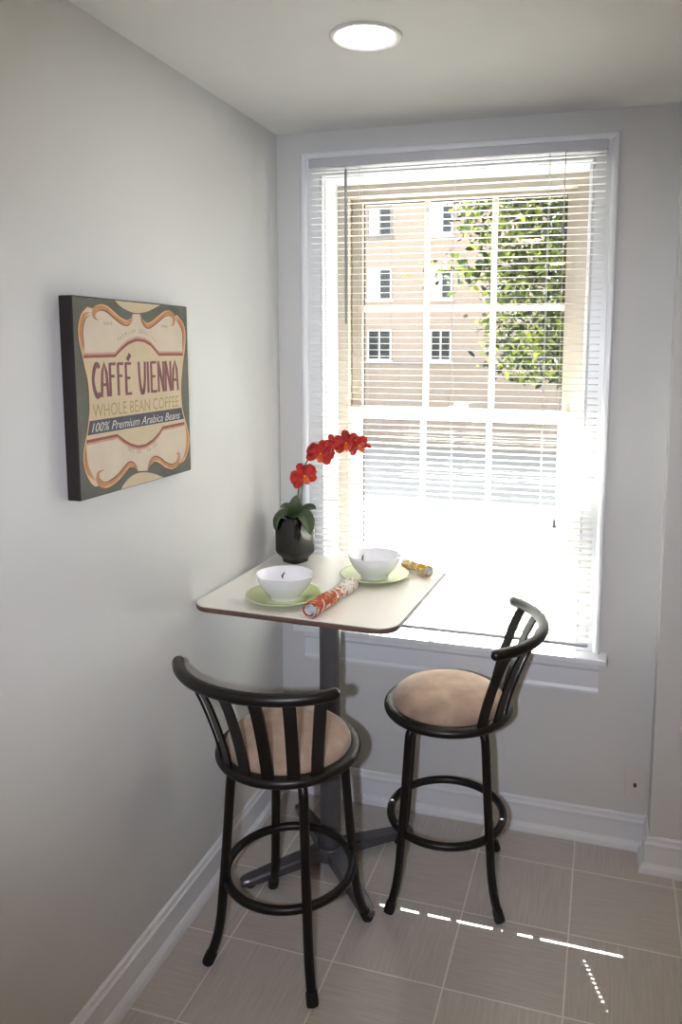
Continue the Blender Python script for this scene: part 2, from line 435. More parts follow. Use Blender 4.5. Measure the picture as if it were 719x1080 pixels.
# ------------------------------------------------------------------ wall picture
AY0, AY1, AZ0, AZ1, AX = -1.158, -.688, 1.354, 1.808, .035
pic = tag(empty('wall_picture', (0, (AY0+AY1)/2, AZ0)), 'square coffee label canvas print with dark edges on the left wall', 'picture')
pl = Vector(pic.location)
def uvp(u, v, d=0): return Vector((AX+d, AY0+(AY1-AY0)*u, AZ0+(AZ1-AZ0)*v)) - pl
def apart(mb, name, m): return mb.build(name, m, pic)
mb = MB().box(0, AX, AY0, AY1, AZ0, AZ1, .003)
for v in mb.bm.verts: v.co -= pl
apart(mb, 'canvas', M['canvas_side'])
T = .0003
def poly(mb, pts, d): mb.prism([uvp(u, v, d) for u, v in pts], (T, 0, 0)); return mb
def band(mb, pts, w, d, n=6, taper=0):
    P = smoothpath([(u, v, 0) for u, v in pts], n); L, R_ = [], []
    N = len(P)
    for i, p in enumerate(P):
        t = (P[min(i+1, N-1)] - P[max(i-1, 0)]); t.normalize()
        nn = Vector((-t.y, t.x, 0)); f = 1
        if taper: f = max(.12, min(1, 4*min((i+.3)/N, (N-i-.7)/N)))
        ww = w*f/2
        L.append(uvp(p.x+nn.x*ww, p.y+nn.y*ww, d)); R_.append(uvp(p.x-nn.x*ww, p.y-nn.y*ww, d))
    mb.strip(L, R_, (T, 0, 0)); return mb
apart(poly(MB(), [(.004,.004),(.996,.004),(.996,.996),(.004,.996)], 0), 'printed_ground', M['art_green'])
outer_l = [(.11,.948),(.066,.915),(.043,.869),(.036,.823),(.041,.772),(.056,.72),(.068,.669),(.087,.6),(.094,.542),(.093,.48),(.09,.432),(.07,.344),(.046,.277),(.032,.215),(.041,.149),(.077,.085),(.112,.057)]
outer_r = [(.885,.943),(.95,.896),(.969,.835),(.96,.754),(.932,.655),(.911,.555),(.906,.484),(.914,.393),(.939,.321),(.965,.261),(.98,.195),(.959,.12),(.91,.068)]
s_ul = [(.186,.889),(.159,.898),(.152,.919),(.17,.943),(.211,.953),(.252,.947),(.293,.927),(.334,.905),(.377,.887),(.413,.883),(.445,.898),(.465,.932)]
s_ur = [(.53,.934),(.551,.896),(.594,.874),(.643,.887),(.705,.918),(.758,.944),(.811,.952),(.852,.933),(.85,.893),(.823,.88)]
s_ll = [(.183,.13),(.141,.124),(.131,.093),(.154,.062),(.195,.05),(.247,.059),(.301,.079),(.348,.107),(.39,.127),(.435,.112),(.462,.079)]
s_lr = [(.549,.067),(.576,.105),(.622,.124),(.673,.108),(.723,.077),(.787,.055),(.842,.064),(.866,.093),(.862,.125),(.834,.122)]
smooth2 = lambda L, n=4: [(p.x, p.y) for p in smoothpath([(u, v, 0) for u, v in L], n)]
# label ground
label = smooth2(outer_l[::-1]) + smooth2(s_ul[3:]) + smooth2(s_ur[:8]) + smooth2(outer_r) + smooth2(s_lr[:6][::-1]) + smooth2(s_ll[4:][::-1])
apart(poly(MB(), label, .0003), 'label_ground', M['art_cream'])
red_top = [(.063,.708),(.305,.711),(.36,.747),(.415,.775),(.471,.791),(.50,.795),(.56,.79),(.617,.77),(.665,.736),(.694,.715),(.940,.714)]
red_bot = [(.058,.290),(.297,.295),(.348,.263),(.402,.234),(.47,.213),(.537,.212),(.608,.231),(.671,.264),(.708,.294),(.936,.299)]
inner = red_top + [(u, v) for u, v in outer_r if .31 < v < .70] + red_bot[::-1] + [(u, v) for u, v in outer_l[::-1] if .30 < v < .70]
apart(poly(MB(), inner, .0006), 'label_center', M['art_tan'])
def arc(cx, cy, r, a0, a1, n=24): return [(cx+r*math.cos(a0+(a1-a0)*i/n), cy+r*math.sin(a0+(a1-a0)*i/n)) for i in range(n+1)]
top_c = smooth2([(.318,.994),(.373,.963),(.445,.943),(.502,.938),(.578,.947),(.648,.967),(.722,.994)])
bot_c = smooth2([(.312,.005),(.338,.030),(.395,.058),(.461,.068),(.538,.060),(.617,.038),(.697,.005)])
for cc in (top_c, bot_c): apart(poly(MB(), cc, .0006), 'roundel', M['art_tan'])
for L in (s_ul, s_ur, s_ll, s_lr): apart(band(MB(), L, .034, .0009, taper=1), 'scroll', M['art_orange'])
for L in ([(.121,.925),(.085,.911),(.059,.869),(.051,.818),(.055,.762),(.064,.715)], [(.868,.936),(.905,.915),(.940,.884),(.957,.835),(.954,.779),(.944,.720)],
          [(.055,.285),(.045,.234),(.050,.18),(.072,.129),(.110,.088)], [(.942,.295),(.966,.229),(.960,.152),(.923,.085),(.872,.057)]):
    apart(band(MB(), L, .024, .00075, taper=1), 'side_scroll', M['art_orange'])
mb = MB()
for L, o in ((s_ul, .012), (s_ur, .012), (s_ll, -.012), (s_lr, -.012)):
    band(mb, [(u, v+o) for u, v in L[3:-1]] if L is not s_ur and L is not s_lr else [(u, v+o) for u, v in L[1:-3]], .007, .0012, taper=1)
band(mb, outer_l, .007, .0012); band(mb, outer_r, .007, .0012)
apart(mb, 'pale_outline', M['art_pale'])
mb = MB()
for L, o in ((s_ul, -.014), (s_ur, -.014), (s_ll, .014), (s_lr, .014)):
    band(mb, [(u, v+o) for u, v in L[3:]] if L in (s_ul, s_ll) else [(u, v+o) for u, v in L[:-3]], .007, .0012, taper=1)
band(mb, [(.130,.912),(.096,.899),(.072,.862),(.064,.816),(.068,.765),(.074,.725)], .006, .0012, taper=1)
band(mb, [(.862,.925),(.896,.904),(.926,.874),(.943,.832),(.941,.779),(.933,.729)], .006, .0012, taper=1)
def polyband(mb, pts, w, d):
    L = [uvp(u, v+w/2, d) for u, v in pts]; R_ = [uvp(u, v-w/2, d) for u, v in pts]; mb.strip(L, R_, (T, 0, 0))
polyband(mb, red_top, .015, .0009); polyband(mb, red_bot, .015, .0009)
apart(mb, 'russet_lines', M['art_red'])
mb = MB(); polyband(mb, [(u, v+.013) for u, v in red_top], .010, .0009); polyband(mb, [(u, v-.013) for u, v in red_bot], .010, .0009)
apart(mb, 'pink_lines', M['art_pink'])
apart(poly(MB(), [(.089,.39),(.067,.320),(.942,.325),(.914,.396)], .0009), 'banner', M['art_slate'])

# stroke lettering for the big words
GL = {'C': [[(1,.86),(.72,1),(.35,.86),(.1,.6),(.1,.4),(.35,.14),(.72,0),(1,.14)]],
      'A': [[(0,0),(.18,.72),(.5,1),(.82,.72),(1,0)], [(.1,.36),(.9,.36)]],
      'F': [[(.1,0),(.1,1)], [(.1,.97),(1,.97)], [(.1,.6),(.8,.6)]],
      'E': [[(.1,0),(.1,1)], [(.1,.97),(1,.97)], [(.1,.52),(.8,.52)], [(.1,.03),(1,.03)]],
      'V': [[(0,1),(.08,.45),(.28,.1),(.5,0),(.72,.1),(.92,.45),(1,1)]],
      'I': [[(.5,0),(.5,1)]],
      'N': [[(.05,0),(.05,1)], [(.05,1),(.95,0)], [(.95,0),(.95,1)]]}
GL['É'] = GL['E'] + [[(.38,1.07),(.90,1.26)]]
def word(mb, txt, u0, u1, v0, v1, d0, wu, wv, gap=.28, iw=.35):
    ws = [iw if c == 'I' else 1 for c in txt]; tot = sum(ws) + gap*(len(txt)-1); k = (u1-u0)/tot; u = u0
    kk = 0
    for c, w_ in zip(txt, ws):
        for stq in GL[c]:
            kk += 1; d = d0 + (kk % 4)*.00008
            pts = [(u+p[0]*w_*k, v0+p[1]*(v1-v0)) for p in stq]
            if c == 'C' or c == 'V': pts = smooth2(pts, 3)
            L, R_ = [], []
            for i, p in enumerate(pts):
                a, b = Vector(pts[max(i-1, 0)]), Vector(pts[min(i+1, len(pts)-1)]); t = (b-a).normalized()
                wd = wu*abs(t.y) + wv*abs(t.x); n_ = Vector((-t.y, t.x))*wd/2
                L.append(uvp(p[0]+n_.x, p[1]+n_.y, d)); R_.append(uvp(p[0]-n_.x, p[1]-n_.y, d))
            mb.strip(L, R_, (T, 0, 0))
        u += (w_+gap)*k
mb = MB(); word(mb, 'CAFFÉ', .122, .434, .503, .674, .0009, .019, .015); word(mb, 'VIENNA', .502, .878, .503, .676, .0009, .019, .015)
apart(mb, 'lettering', M['art_plum'])

def font_verts(txt, shear=0):
    cu = bpy.data.curves.new('txt', 'FONT'); cu.body = txt; cu.shear = shear; cu.resolution_u = 3; cu.fill_mode = 'FRONT'
    o = bpy.data.objects.new('txt', cu); COL.objects.link(o)
    bpy.context.view_layer.update()
    dg = bpy.context.evaluated_depsgraph_get()
    me = bpy.data.meshes.new_from_object(o.evaluated_get(dg))
    V = [v.co.copy() for v in me.vertices]; F = [tuple(p.vertices) for p in me.polygons]
    bpy.data.objects.remove(o); bpy.data.curves.remove(cu); bpy.data.meshes.remove(me)
    return V, F
def text_box(mb, txt, u0, u1, v0, v1, d, shear=0, vmap=None):
    V, F = font_verts(txt, shear)
    x0 = min(v.x for v in V); x1 = max(v.x for v in V); y0 = min(v.y for v in V); y1 = max(v.y for v in V)
    if vmap: y0, y1 = vmap
    vs = [mb.bm.verts.new(uvp(u0+(v.x-x0)/(x1-x0)*(u1-u0), v0+(v.y-y0)/(y1-y0)*(v1-v0), d)) for v in V]
    for f in F:
        try: mb.bm.faces.new([vs[i] for i in f])
        except ValueError: pass
def text_arc(mb, txt, path, h, d, wch):
    P = smooth2(path, 10); acc = [0]
    for a, b in zip(P, P[1:]): acc.append(acc[-1] + math.hypot(b[0]-a[0], b[1]-a[1]))
    tot = acc[-1]; n = len(txt)
    for i, c in enumerate(txt):
        if c == ' ': continue
        s = tot*(i+.5)/n; j = max(k for k in range(len(acc)) if acc[k] <= s); j = min(j, len(P)-2)
        f = (s-acc[j])/(acc[j+1]-acc[j]); p = Vector(P[j]).lerp(Vector(P[j+1]), f); t = (Vector(P[j+1])-Vector(P[j])).normalized()
        V, F = font_verts(c); x0 = min(v.x for v in V); x1 = max(v.x for v in V)
        sc = h/.72; vs = []
        for v in V:
            a, b = (v.x-(x0+x1)/2)*sc*wch, v.y*sc
            vs.append(mb.bm.verts.new(uvp(p.x + t.x*a - t.y*b, p.y + t.y*a + t.x*b, d)))
        for q in F:
            try: mb.bm.faces.new([vs[k] for k in q])
            except ValueError: pass
mb = MB(); text_box(mb, 'WHOLE BEAN COFFEE', .114, .880, .404, .470, .0010); apart(mb, 'small_capitals', M['art_gold'])
mb = MB(); text_box(mb, '100% Premium Arabica Beans', .100, .890, .332, .380, .0013, .35, (0, .75)); apart(mb, 'banner_script', M['art_white'])
mb = MB(); text_arc(mb, 'PREMIUM QUALITY', [(.330,.778),(.40,.813),(.483,.832),(.53,.832),(.60,.812),(.665,.775)], .021, .0010, .85); apart(mb, 'tagline_print', M['art_grey'])
mb = MB(); text_arc(mb, 'NET WT. 16 OZ', [(.375,.205),(.43,.181),(.487,.170),(.53,.170),(.60,.181),(.65,.207)], .023, .0010, .85); apart(mb, 'weight_print', M['art_grey'])
mb = MB(); text_box(mb, 'SINCE', .222, .292, .866, .883, .0010); apart(mb, 'since_print', M['art_grey'])
mb = MB(); text_box(mb, '1900', .722, .785, .866, .883, .0010); apart(mb, 'year_print', M['art_grey'])

# ------------------------------------------------------------------ table
TX, TY, TZ = .328, -.364, .95
table = tag(empty('pedestal_table', (TX, TY, 0), math.radians(-2.2)), 'square cream topped pedestal table with grey column in the window corner', 'table')
def rrect(h, r, z, n=10):
    o = []
    for cx, cy, a in ((h-r,h-r,0),(-(h-r),h-r,PI/2),(-(h-r),-(h-r),PI),(h-r,-(h-r),1.5*PI)):
        for k in range(n+1):
            t = a + PI/2*k/n; o.append(Vector((cx+r*math.cos(t), cy+r*math.sin(t), z)))
    return o
HS = .315
mb = MB(); mb.prism(rrect(HS-.0015, .057, TZ-.004), (0,0,.004)); mb.build('tabletop', M['laminate'], table)
mb = MB(); rows = []
for ins, z in ((.005,TZ-.018),(.001,TZ-.016),(0,TZ-.012),(0,TZ-.005),(.0015,TZ-.0022),(.003,TZ-.0022),(.003,TZ-.018)):
    rows.append([mb.bm.verts.new(p) for p in rrect(HS-ins, .0585-ins, z)])
n = len(rows[0])
for A, B in zip(rows, rows[1:]+rows[:1]):
    for k in range(n): mb.bm.faces.new((A[k], A[(k+1)%n], B[(k+1)%n], B[k]))
mb.build('edge_band', M['edge'], table)
mb = MB(); mb.prism(rrect(HS-.003, .055, TZ-.017), (0,0,.013)); mb.build('core_board', M['edge'], table)
MB().lathe([(0,.035),(.041,.035),(.041,.05),(.0335,.056),(.0335,.915),(.0335,.923),(0,.923)], 40).build('column', M['steel'], table, 40)
br = MB()
for a in range(4):
    t = PI/4 + a*PI/2; d = Vector((math.cos(t), math.sin(t), 0)); sd = Vector((-d.y, d.x, 0))
    br.flat([d*.03+Vector((0,0,.926)), d*.20+Vector((0,0,.929))], .035, .006, sd)
    br.tube([d*.038+Vector((0,0,.865)), d*.042+Vector((0,0,.872)), d*.105+Vector((0,0,.925))], .004, 8)
br.build('top_bracket', M['black'], table)
for a in range(4):
    t = PI/4 + a*PI/2; d = Vector((math.cos(t), math.sin(t), 0)); sd = Vector((-d.y, d.x, 0)); mb = MB()
    rows = []
    for s_, w_, z0, z1 in ((.02,.056,.024,.062),(.12,.052,.021,.053),(.22,.048,.015,.041),(.285,.044,.013,.033),(.302,.036,.013,.030),(.308,.022,.014,.026)):
        c = d*s_
        rows.append([mb.bm.verts.new(c+sd*p*w_/2+Vector((0,0,q))) for p, q in ((-1,z0),(1,z0),(1,z1-.006),(.8,z1),(-.8,z1),(-1,z1-.006))])
    for A, B in zip(rows, rows[1:]):
        for k in range(6): mb.bm.faces.new((A[k], A[(k+1)%6], B[(k+1)%6], B[k]))
    mb.bm.faces.new(rows[0]); mb.bm.faces.new(rows[-1][::-1])
    f = mb.build('foot', M['chrome'], table)
    MB().lathe([(0,0),(.014,0),(.016,.004),(.012,.014),(0,.014)], 20, d*.275).build('glide', M['rubber'], f, 40)
MB().lathe([(0,.02),(.05,.02),(.05,.058),(.046,.064),(0,.064)], 40).build('base_hub', M['steel'], table, 40)

# ------------------------------------------------------------------ bar stools
def make_stool():
    root = empty('bar_stool')
    pol = lambda r, a, z: Vector((r*math.cos(a), r*math.sin(a), z))
    leg_path = [(.060,.572),(.120,.572),(.143,.566),(.156,.550),(.162,.525),(.172,.40),(.182,.28),(.190,.20),(.197,.13),(.209,.07),(.226,.024),(.232,.012)]
    for k in range(4):
        a = k*PI/2
        P = smoothpath([pol(r, a, z) for r, z in leg_path], 4)
        lg = MB().tube(P, .0132, 14).build('leg', M['black'], root, 40)
        MB().tube([pol(.2235,a,.030), pol(.2335,a,.008), pol(.237,a,.0)], .0165, 14, rs=[.0155,.0165,.0155]).build('foot_cap', M['rubber'], lg, 40)
    ring = [pol(.178, 2*PI*k/64, .235) for k in range(64)]
    MB().tube(ring, .0125, 14, closed=True).build('foot_ring', M['black'], root, 60)
    MB().lathe([(0,.556),(.075,.556),(.078,.560),(.078,.578),(.12,.586),(0,.586)], 40).build('swivel_plate', M['black'], root, 40)
    seat = []
    prof = [(0,.584),(.170,.584)] + [(.1845+.0165*math.cos(t), .594+.015*math.sin(t)) for t in [math.radians(x) for x in range(-110, 100, 15)]] + [(.178,.611),(.172,.608),(0,.600)]
    seat.append(MB().lathe(prof, 72).build('seat_rim', M['black'], root, 50))
    seat.append(MB().lathe([(0,.602),(.170,.602),(.1745,.610),(.174,.618),(.168,.630),(.155,.641),(.130,.651),(.095,.658),(.05,.6615),(0,.662)], 72).build('seat_cushion', M['suede'], root, 60))
    R_, Z_ = .287, .866; hw = math.radians(53.5)
    rail = [pol(R_ - .003*math.cos(3*(-hw+2*hw*k/40)), -hw+2*hw*k/40, Z_) for k in range(41)]
    seat.append(MB().tube(rail, .0162, 16, ball=True).build('back_rail', M['black'], root, 60))
    for deg in (-49,-30,-10,10,30,49):
        a = math.radians(deg); sd = (-math.sin(a), math.cos(a), 0)
        P = smoothpath([pol(r, a*(1-.12*(z-.592)/.27), z) for r, z in ((.186,.592),(.201,.66),(.223,.73),(.249,.80),(.274,.850),(.285,.864))], 4)
        seat.append(MB().flat(P, .0325, .006, sd).build('back_slat', M['black'], root))
    return root, seat
GST = 'bar stools at the window table'
st1, seat1 = make_stool()
st1.location = (.338, -.722, 0); st1.rotation_euler.z = math.radians(37)
tag(st1, 'black metal bar stool by the left wall, curved back turned to the viewer', 'stool', GST)
st2 = st1.copy(); COL.objects.link(st2)
st2.location = (.714, -.344, 0); st2.rotation_euler.z = math.radians(55)
tag(st2, 'black metal bar stool in front of the window sill, seen from its side', 'stool', GST)
seat2 = []
for ch in list(st1.children):
    c = ch.copy(); COL.objects.link(c); c.parent = st2
    if ch in seat1: seat2.append(c)
    for g in ch.children:
        d = g.copy(); COL.objects.link(d); d.parent = c
for o in seat1: o.rotation_euler.z = math.radians((-92.5 if o.name.startswith('back_slat') else -97.5)-37)
for o in seat2: o.rotation_euler.z = math.radians(1-55)

# ------------------------------------------------------------------ plates, bowls
GP, GB = 'green plates on the table', 'white bowls on the plates'
def plate_mesh():
    return MB().lathe([(0,.004),(.050,.004),(.055,.0),(.062,.0),(.066,.004),(.090,.010),(.108,.0155),(.1135,.017),(.1145,.0185),(.113,.020),(.106,.0185),(.088,.0135),(.066,.008),(.055,.0065),(0,.0065)], 72)
P1 = (.249, -.540); P2 = (.445, -.256)
p1 = plate_mesh().build('plate', M['green'], None, 60, (P1[0], P1[1], TZ)); tag(p1, 'pale green round plate under the bowl nearer the left wall', 'plate', GP)
p2 = p1.copy(); COL.objects.link(p2); p2.location = (P2[0], P2[1], TZ); tag(p2, 'pale green round plate under the bowl nearer the window', 'plate', GP)
def bowl():
    prof = [(0,.005),(.034,.004),(.037,0),(.042,0),(.043,.006),(.052,.016),(.066,.034),(.076,.054),(.0815,.072),(.082,.0745),(.0805,.0755),(.0785,.073),(.073,.054),(.063,.036),(.049,.020),(.032,.011),(0,.009)]
    return MB().lathe(prof, 72, wob=lambda a, z: 1 + (.012*math.cos(4*a) if z > .05 else 0))
def bowl_mark(parent, ang):
    mb = MB(); P = []
    for k in range(7):
        t = k/6; z = .0385+.017*t; r = .0642+(.0736-.0642)*t - .0012
        P.append(Vector((r*math.cos(ang+.05*math.sin(t*5)), r*math.sin(ang+.05*math.sin(t*5)), z)))
    mb.tube(P, .0016, 8, rs=[.0007,.0016,.0024,.0026,.0022,.0016,.0012], ball=True)
    o = mb.build('painted_mark', M['ink'], parent, 60); o['label'] = 'black brush mark inside the bowl'; return o
b1 = bowl().build('bowl', M['white'], None, 60, (P1[0]+.002, P1[1]+.002, TZ+.0068)); b1.scale = (1.05,1.05,.97); tag(b1, 'white ceramic bowl on the green plate nearer the left wall', 'bowl', GB)
bowl_mark(b1, math.radians(118))
b2 = b1.copy(); b2.scale = (1.05,1.05,.97); COL.objects.link(b2); b2.location = (P2[0], P2[1]-.002, TZ+.0068); tag(b2, 'white ceramic bowl on the green plate nearer the window', 'bowl', GB)
bowl_mark(b2, math.radians(140))

# ------------------------------------------------------------------ rolled napkins
def napkin_mat(name, cols, scale):
    m = bpy.data.materials.new(name); m.use_nodes = True; nt = m.node_tree; b = nt.nodes['Principled BSDF']
    tc = nt.nodes.new('ShaderNodeTexCoord')
    n = nt.nodes.new('ShaderNodeTexNoise'); n.inputs['Scale'].default_value = scale; n.inputs['Detail'].default_value = 1; n.inputs['Distortion'].default_value = 1.2
    nt.links.new(tc.outputs['Object'], n.inputs['Vector'])
    # pattern also shifts along the roll: printed medallion at one end, pale border at the other
    sp = nt.nodes.new('ShaderNodeSeparateXYZ'); nt.links.new(tc.outputs['Object'], sp.inputs[0])
    mr = nt.nodes.new('ShaderNodeMapRange'); nt.links.new(sp.outputs[0], mr.inputs['Value'])
    mr.inputs['From Min'].default_value = .125; mr.inputs['From Max'].default_value = .165; mr.inputs['To Min'].default_value = 0; mr.inputs['To Max'].default_value = .22
    sb = nt.nodes.new('ShaderNodeMath'); sb.operation = 'ADD'
    nt.links.new(n.outputs['Fac'], sb.inputs[0]); nt.links.new(mr.outputs[0], sb.inputs[1])
    r = nt.nodes.new('ShaderNodeValToRGB'); r.color_ramp.interpolation = 'CONSTANT'
    el = r.color_ramp.elements
    while len(el) < len(cols): el.new(.5)
    for e, (p, c) in zip(el, cols): e.position = p; e.color = lin(c)
    nt.links.new(sb.outputs[0], r.inputs['Fac']); nt.links.new(r.outputs['Color'], b.inputs['Base Color'])
    b.inputs['Roughness'].default_value = .9
    return m
M['nap_red'] = napkin_mat('red_floral_cloth', [(0,'#a8483a'),(.50,'#c9a25a'),(.54,'#b4493c'),(.60,'#d8cfc6'),(.76,'#8a8f62'),(.80,'#d9d4cd')], 38)
M['nap_yel'] = napkin_mat('yellow_floral_cloth', [(0,'#b98a1e'),(.46,'#d9d1bd'),(.50,'#c39a2d'),(.60,'#dcd6c8'),(.74,'#5f6a2e'),(.79,'#c4a13c')], 40)
M['nap_in'] = mat('pale_cloth_back', '#cfd0d2', .9, var=.08, vscale=30)
def napkin(name, a, b, r, m):
    a, b = Vector(a), Vector(b); L = (b-a).length
    mb = MB(); NT = 84; turns = 3.4
    def cross(x):
        pin = 1 - .22*math.exp(-((x-L*.60)/.018)**2) + .05*math.sin(x*90)
        out = []
        for k in range(NT+1):
            t = k/NT; rad = (.003 + (r-.003)*t)*pin; an = -turns*2*PI*(1-t) - 1.9
            out.append(Vector((x, rad*math.cos(an)*1.08, r*.98 + rad*math.sin(an))))
        return out
    NX = 22; rows = [cross(L*i/NX) for i in range(NX+1)]
    V = [[mb.bm.verts.new(p) for p in row] for row in rows]
    for i in range(NX):
        for k in range(NT): mb.bm.faces.new((V[i][k], V[i][k+1], V[i+1][k+1], V[i+1][k]))
    o = mb.build(name, [m, M['nap_in']], None, 60)
    for p in o.data.polygons:
        if (p.index % NT) < NT*.68: p.material_index = 1
    md = o.modifiers.new('thickness', 'SOLIDIFY'); md.thickness = .0016; md.offset = -1
    o.location = a; o.rotation_euler.z = math.atan2(b.y-a.y, b.x-a.x); return o
n1 = napkin('rolled_napkin', (.382,-.672,TZ), (.414,-.402,TZ), .0240, M['nap_red']); tag(n1, 'rolled red and white patterned napkin between the two plates', 'napkin', 'rolled napkins on the table')
n2 = napkin('rolled_napkin', (.612,-.200,TZ), (.512,-.124,TZ), .0200, M['nap_yel']); tag(n2, 'rolled yellow patterned napkin behind the plate nearer the window', 'napkin', 'rolled napkins on the table')

# ------------------------------------------------------------------ vase and orchid
VX, VY = .119, -.147
va = math.radians(-67-45)
def sqr(t, e=.8):
    c, s = math.cos(t), math.sin(t)
    p = 2/ (1-e*.72)
    return 1/((abs(c)**p + abs(s)**p)**(1/p))
vp = [(0,.002),(.62,.0),(.64,.002),(.66,.010),(.70,.013),(.93,.026),(1,.034),(1.0,.118),(.97,.127),(.88,.132),(.60,.133),(.56,.136),(.52,.136),(.50,.128),(.50,.10),(0,.10)]
vase = tag(empty('vase', (VX, VY, TZ), va), 'black glossy square vase on the table in the window corner', 'vase')
MB().lathe([(r*.0570, z*1.22) for r, z in vp], 96, wob=lambda t, z: sqr(t)).build('body', M['vase'], vase, 35)
MB().lathe([(0,.153),(.014,.152),(.0268,.146),(.0268,.124),(0,.124)], 40).build('moss', M['soil'], vase, 60)

def petal_mat():
    m = bpy.data.materials.new('red_orchid_petal'); m.use_nodes = True; nt = m.node_tree; b = nt.nodes['Principled BSDF']
    tc = nt.nodes.new('ShaderNodeTexCoord')
    n = nt.nodes.new('ShaderNodeTexNoise'); n.inputs['Scale'].default_value = 55; n.inputs['Detail'].default_value = 3
    nt.links.new(tc.outputs['Object'], n.inputs['Vector'])
    r = nt.nodes.new('ShaderNodeValToRGB'); e = r.color_ramp.elements
    e[0].position = .35; e[0].color = lin('#8f0d0a'); e[1].position = .75; e[1].color = lin('#c93322')
    m2 = e.new(.55); m2.color = lin('#b81c12')
    nt.links.new(n.outputs['Fac'], r.inputs['Fac']); nt.links.new(r.outputs['Color'], b.inputs['Base Color'])
    b.inputs['Roughness'].default_value = .6; b.inputs['Subsurface Weight'].default_value = 0
    return m
M['petal'] = petal_mat()
M['lip'] = mat('orange_orchid_lip', '#d9612e', .5, var=.35, vscale=70)
M['core'] = mat('yellow_orchid_core', '#d3a540', .5, var=.2, vscale=70)
def leafmat(name, c1, c2):
    m = mat(name, c1, .42, var=.25, vscale=26, bump=.2, bscale=90); return m
M['leaf'] = leafmat('dark_green_orchid_leaf', '#37482a', '')
orch = tag(empty('orchid', (VX, VY, TZ+.118)), 'arching red orchid spray with green leaves in the black vase', 'flower')
ol = Vector((.106, -.128, TZ+.118))
def opart(mb, name, m, parent=orch, smooth=60):
    return mb.build(name, m, parent, smooth)
st = [(.106,-.128,1.068),(.112,-.126,1.13),(.116,-.124,1.19),(.126,-.123,1.245),(.143,-.122,1.293),(.172,-.121,1.338),(.212,-.120,1.372),(.258,-.119,1.392),(.303,-.119,1.399),(.338,-.119,1.394)]
opart(MB().tube([p-ol for p in smoothpath(st, 6)], .0026, 8), 'stem', M['stem'])
st_b = [(.112,-.134,1.068),(.122,-.130,1.13),(.130,-.127,1.185),(.136,-.125,1.235),(.140,-.124,1.262)]
opart(MB().tube([p-ol for p in smoothpath(st_b, 5)], .0019, 8), 'side_stem', M['stem'])
CAMD = Vector((1.15-.25, -2.57+.12, 1.70-1.3)).normalized()
def petal(mb, org, ax, nor, ln, wd, curl, base=.12):
    """one petal: from org along ax, facing nor"""
    sd = ax.cross(nor).normalized()
    def fn(i, j):
        t = i; s_ = (j-.5)*2
        w_ = wd*.5*max(.06, 1.72*(base*.25+t)**.60*max(0, 1-t)**.38)
        return org + ax*(ln*t) + sd*(s_*w_) + nor*(curl*ln*(t*t) - .25*w_*s_*s_ + .0025*math.sin(7*t+3*s_))
    mb.grid(fn, 9, 8)
def flower(pos, face, roll, size, lip=True, spread=1):
    f = Vector(face).normalized(); pos = Vector(pos)-ol
    u_ = Vector((0,0,1)); u_ = (u_-f*u_.dot(f)).normalized(); r_ = u_.cross(f).normalized()
    mb = MB()
    for k, (ang, ln, wd, cu) in enumerate(((90,.95,.66,-.12),(212,.98,.66,-.15),(328,.98,.66,-.15),(18,.98,1.05,.06),(162,.98,1.05,.06))):
        a = math.radians(ang)+roll
        ax = (r_*math.cos(a) + u_*math.sin(a) + f*(.12 if k < 3 else .05)*(2-spread)).normalized()
        petal(mb, pos + f*(.001*k) + ax*.002, ax, f, size*ln, size*wd, cu)
    o = mb.build('flower', M['petal'], orch, 60)
    md = o.modifiers.new('thickness', 'SOLIDIFY'); md.thickness = .0009
    if lip:
        mb = MB(); dn = (u_*-math.cos(roll) + r_*math.sin(roll)).normalized()
        petal(mb, pos + f*.006, (dn*.8+f*.6).normalized(), f, size*.62, size*.42, .35)
        for sg in (-1, 1): petal(mb, pos + f*.006, (f*.8 + r_*sg*.5 + dn*.2).normalized(), r_*-sg, size*.34, size*.26, .2)
        l = mb.build('lip', M['lip'], o, 60)
        md = l.modifiers.new('thickness', 'SOLIDIFY'); md.thickness = .0009
        mb = MB().tube([pos+f*.003, pos+f*.010+u_*.002, pos+f*.016+u_*.001], .0035, 10, rs=[.003,.004,.0028], ball=True)
        mb.build('column', M['core'], o, 60)
    return o
F = lambda dx, dz: (CAMD + Vector((dx, 0, dz)))
flower((.142,-.136,1.257), F(.45,-.15), .35, .050)
flower((.203,-.132,1.338), F(.15,-.25), -.25, .050)
flower((.248,-.130,1.368), F(.9,-.1), .2, .040)
flower((.299,-.131,1.378), F(-.1,-.15), .15, .047)
flower((.337,-.128,1.372), F(.8,-.5), .5, .039)
def bud(a, b, r):
    a, b = Vector(a)-ol, Vector(b)-ol; mid = (a+b)/2
    mb = MB().tube([a, a.lerp(b,.25), a.lerp(b,.5), a.lerp(b,.78), b], r, 12, rs=[r*.35, r*.8, r, r*.75, r*.2], ball=True)
    return mb.build('bud', M['petal'], orch, 60)
for p, q, r in (((.334,-.122,1.394),(.352,-.123,1.390),.0055),((.352,-.119,1.391),(.368,-.120,1.386),.0062),((.366,-.121,1.374),(.384,-.122,1.366),.0066)): bud(p, q, r)
mb = MB().tube([p-ol for p in smoothpath([(.303,-.119,1.399),(.330,-.119,1.402),(.352,-.119,1.393),(.366,-.120,1.386)], 5)], .0016, 7)
mb.tube([p-ol for p in smoothpath([(.325,-.120,1.400),(.345,-.121,1.388),(.368,-.121,1.374)], 5)], .0014, 7)
mb.build('side_stem', M['stem'], orch, 60)
